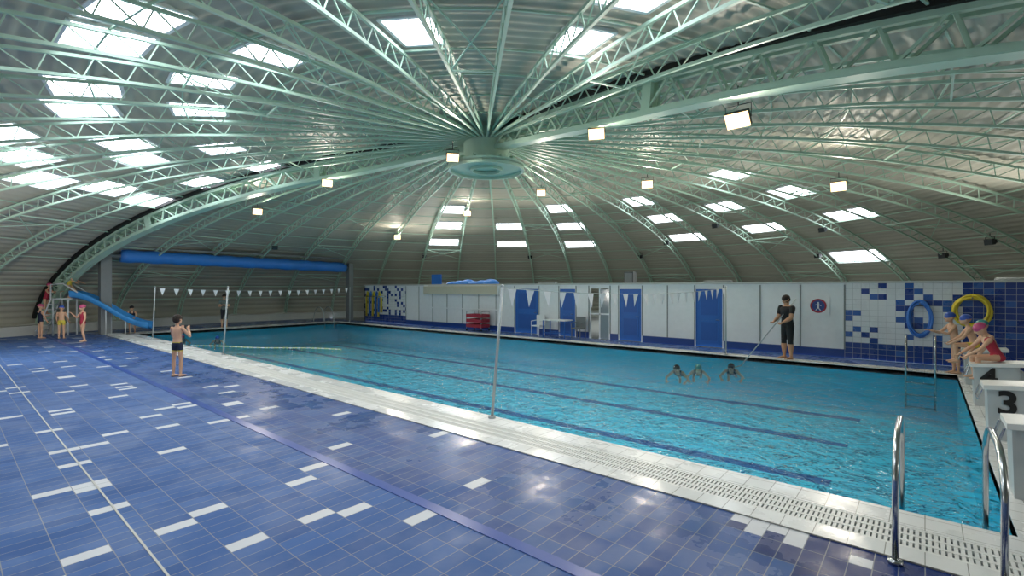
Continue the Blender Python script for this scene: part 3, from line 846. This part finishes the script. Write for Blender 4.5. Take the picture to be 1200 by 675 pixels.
def yaw_to(dx,dy): return math.atan2(-dx,dy)
h=human('lifeguard',1.90,(-3.1,16.3),yaw_to(-.75,-.85),torso=(0,.06,1),arms=(((-.25,.35,-.85),(.15,.8,-.45)),((.2,.12,-1),(-.35,.75,-.35))),
   legs=(((-.12,.05,-1),(-.02,-.05,-1)),((.12,.02,-1),(.02,-.05,-1))),look=(0,.95,-.25),g1=K_black,g2=K_black,style='dressed',child=False,curl=1.0,skin=SK2,stout=1.25,beard=True)
pl=MB(); hl,hr=h
tip=Vector((-4.05,15.0,-.15)); mid=(hl+hr)/2; d=(tip-mid).normalized()
pl.tube([mid-d*1.0,mid,tip],.016,8,0)
pl.tube([tip-d*.02,tip+Vector((-.15,0,-.05))],.02,8,0)
pl.obj('rescue_pole',[M_poleg],True)
human('boy_in_trunks',1.46,(-13.5,3.66),yaw_to(-.55,.85),arms=(((-.35,.45,-.75),(.55,.45,.85)),((.35,.45,-.75),(-.55,.45,.85))),
   legs=(((-.06,0,-1),(-.0,-.04,-1)),((.06,.02,-1),(.0,-.04,-1))),g1=K_navy,g2=K_yel,cap=None,style='trunks',vox=.010)
human('girl_in_swimsuit',1.45,(-25.1,3.65),yaw_to(.3,-.9),arms=(((-.3,.1,-1),(-.1,.4,-.8)),((.5,.2,-.7),(.2,.5,.6))),
   legs=(((-.1,.15,-1),(-.02,-.2,-1)),((.1,-.12,-1),(.02,-.2,-1))),g1=K_red,cap=CAPR,style='swimsuit')
human('child_at_slide',1.42,(-28.1,2.75),yaw_to(-.3,.8),g1=K_navy,cap=CAPR,style='swimsuit',arms=(((-.2,.4,-1),(.1,.8,.1)),((.2,.2,-1),(0,.4,-.8))))
human('child_waiting',1.36,(-27.3,3.3),yaw_to(-.8,.4),g1=K_yel,cap=CAPB,style='trunks',arms=(((-.2,.1,-1),(.1,.3,-.9)),((.2,.3,-1),(0,.6,-.6))))
q=pc-hd*.72
human('child_on_slide_steps',1.38,(q.x,q.y),yaw_to(hd.x,hd.y),g1=K_red,cap=CAPR,style='swimsuit',ground=.94,torso=(0,.25,1),arms=(((-.3,.5,-.5),(-.1,.8,.3)),((.3,.5,-.5),(.1,.8,.3))))
human('child_on_slide_platform',1.35,(pc.x+.1,pc.y+.12),yaw_to(hd.x,hd.y),g1=K_yel,cap=CAPT,style='swimsuit',ground=1.65,torso=(0,.35,1),legs=(((-.08,.55,-.8),(-.0,-.5,-.9)),((.08,.55,-.8),(0,-.5,-.9))),arms=(((-.3,.5,-.7),(-.1,.6,-.3)),((.3,.5,-.7),(.1,.6,-.3))))
human('swimming_instructor',1.78,(-28.6,9.9),yaw_to(.8,-.4),g1=K_grey,g2=K_shorts,style='dressed',child=False,arms=(((-.1,.1,-1),(.6,.5,.2)),((.1,.1,-1),(-.6,.5,.25))))
human('child_behind_slide',1.35,(-28.4,5.9),yaw_to(.8,-.3),g1=K_navy,cap=K_black,style='swimsuit',torso=(0,.4,1),legs=(((-.08,.35,-.9),(-.0,-.4,-.9)),((.08,.35,-.9),(0,-.4,-.9))),arms=(((-.3,.6,-.6),(.2,.6,-.4)),((.3,.6,-.6),(-.2,.6,-.4))))
sit=(((-.12,1,-.05),(-.03,-.1,-1)),((.12,1,-.05),(.03,-.1,-1)))
human('child_sitting_on_block',1.4,(.84,14.6),yaw_to(-1,-.1),seat=.79,torso=(0,.3,1),legs=sit,g1=K_yel,cap=CAPB,style='trunks',arms=(((-.2,.5,-.8),(.15,.7,-.5)),((.2,.5,-.8),(-.15,.7,-.5))))
human('child_standing_by_pool',1.5,(.58,16.15),yaw_to(-.9,-.4),torso=(0,.2,1),g1=K_navy,cap=CAPB,style='trunks',arms=(((-.2,.6,-.7),(.15,.7,.2)),((.2,.6,-.7),(-.15,.7,.2))))
human('child_leaning_over_pool',1.5,(1.08,13.5),yaw_to(-.9,-.4),torso=(0,.45,1),look=(0,.9,-.3),legs=(((-.06,-.1,-1),(0,-.05,-1)),((.08,.2,-1),(.0,-.25,-1))),g1=K_navy,cap=CAPT,style='trunks',arms=(((-.1,.5,-.85),(.1,.5,-.85)),((.1,.5,-.85),(-.1,.5,-.85))))
human('child_crouching_on_block',1.38,(1.0,12.15),yaw_to(-1,-.3),seat=.80,torso=(0,.55,1),look=(0,.8,-.4),legs=sit,g1=K_red,cap=CAPR,style='swimsuit',arms=(((-.25,.6,-.7),(.2,.7,-.5)),((.25,.6,-.7),(-.2,.7,-.5))))
# swimmers: only heads and shoulders out of the water
sw=(((-.08,-1,-.35),(-.02,-1,-.3)),((.08,-1,-.3),(.02,-1,-.4)))
def swimmer(x,y,dx,dy,cap): human('swimmer',1.45,(x,y),yaw_to(dx,dy),torso=(0,1,.28),legs=sw,arms=(((-.7,.3,-.7),(.2,.9,-.2)),((.7,.3,-.7),(-.2,.9,-.2))),look=(0,1,.1),abs_pelvis=-.36,g1=K_navy,cap=cap,style='swimsuit')
swimmer(-5.35,13.75,.2,-.95,K_black); swimmer(-5.0,14.2,.35,-.92,CAPT); swimmer(-4.3,15.0,.25,-.95,K_black)
swimmer(-24.5,8.2,.9,-.3,CAPB); swimmer(-26.2,7.3,.9,-.25,CAPR)

w=bpy.data.worlds.new('world'); S.world=w; w.use_nodes=True
bg=w.node_tree.nodes['Background']; bg.inputs['Color'].default_value=(.7,.8,1,1); bg.inputs['Strength'].default_value=1.0
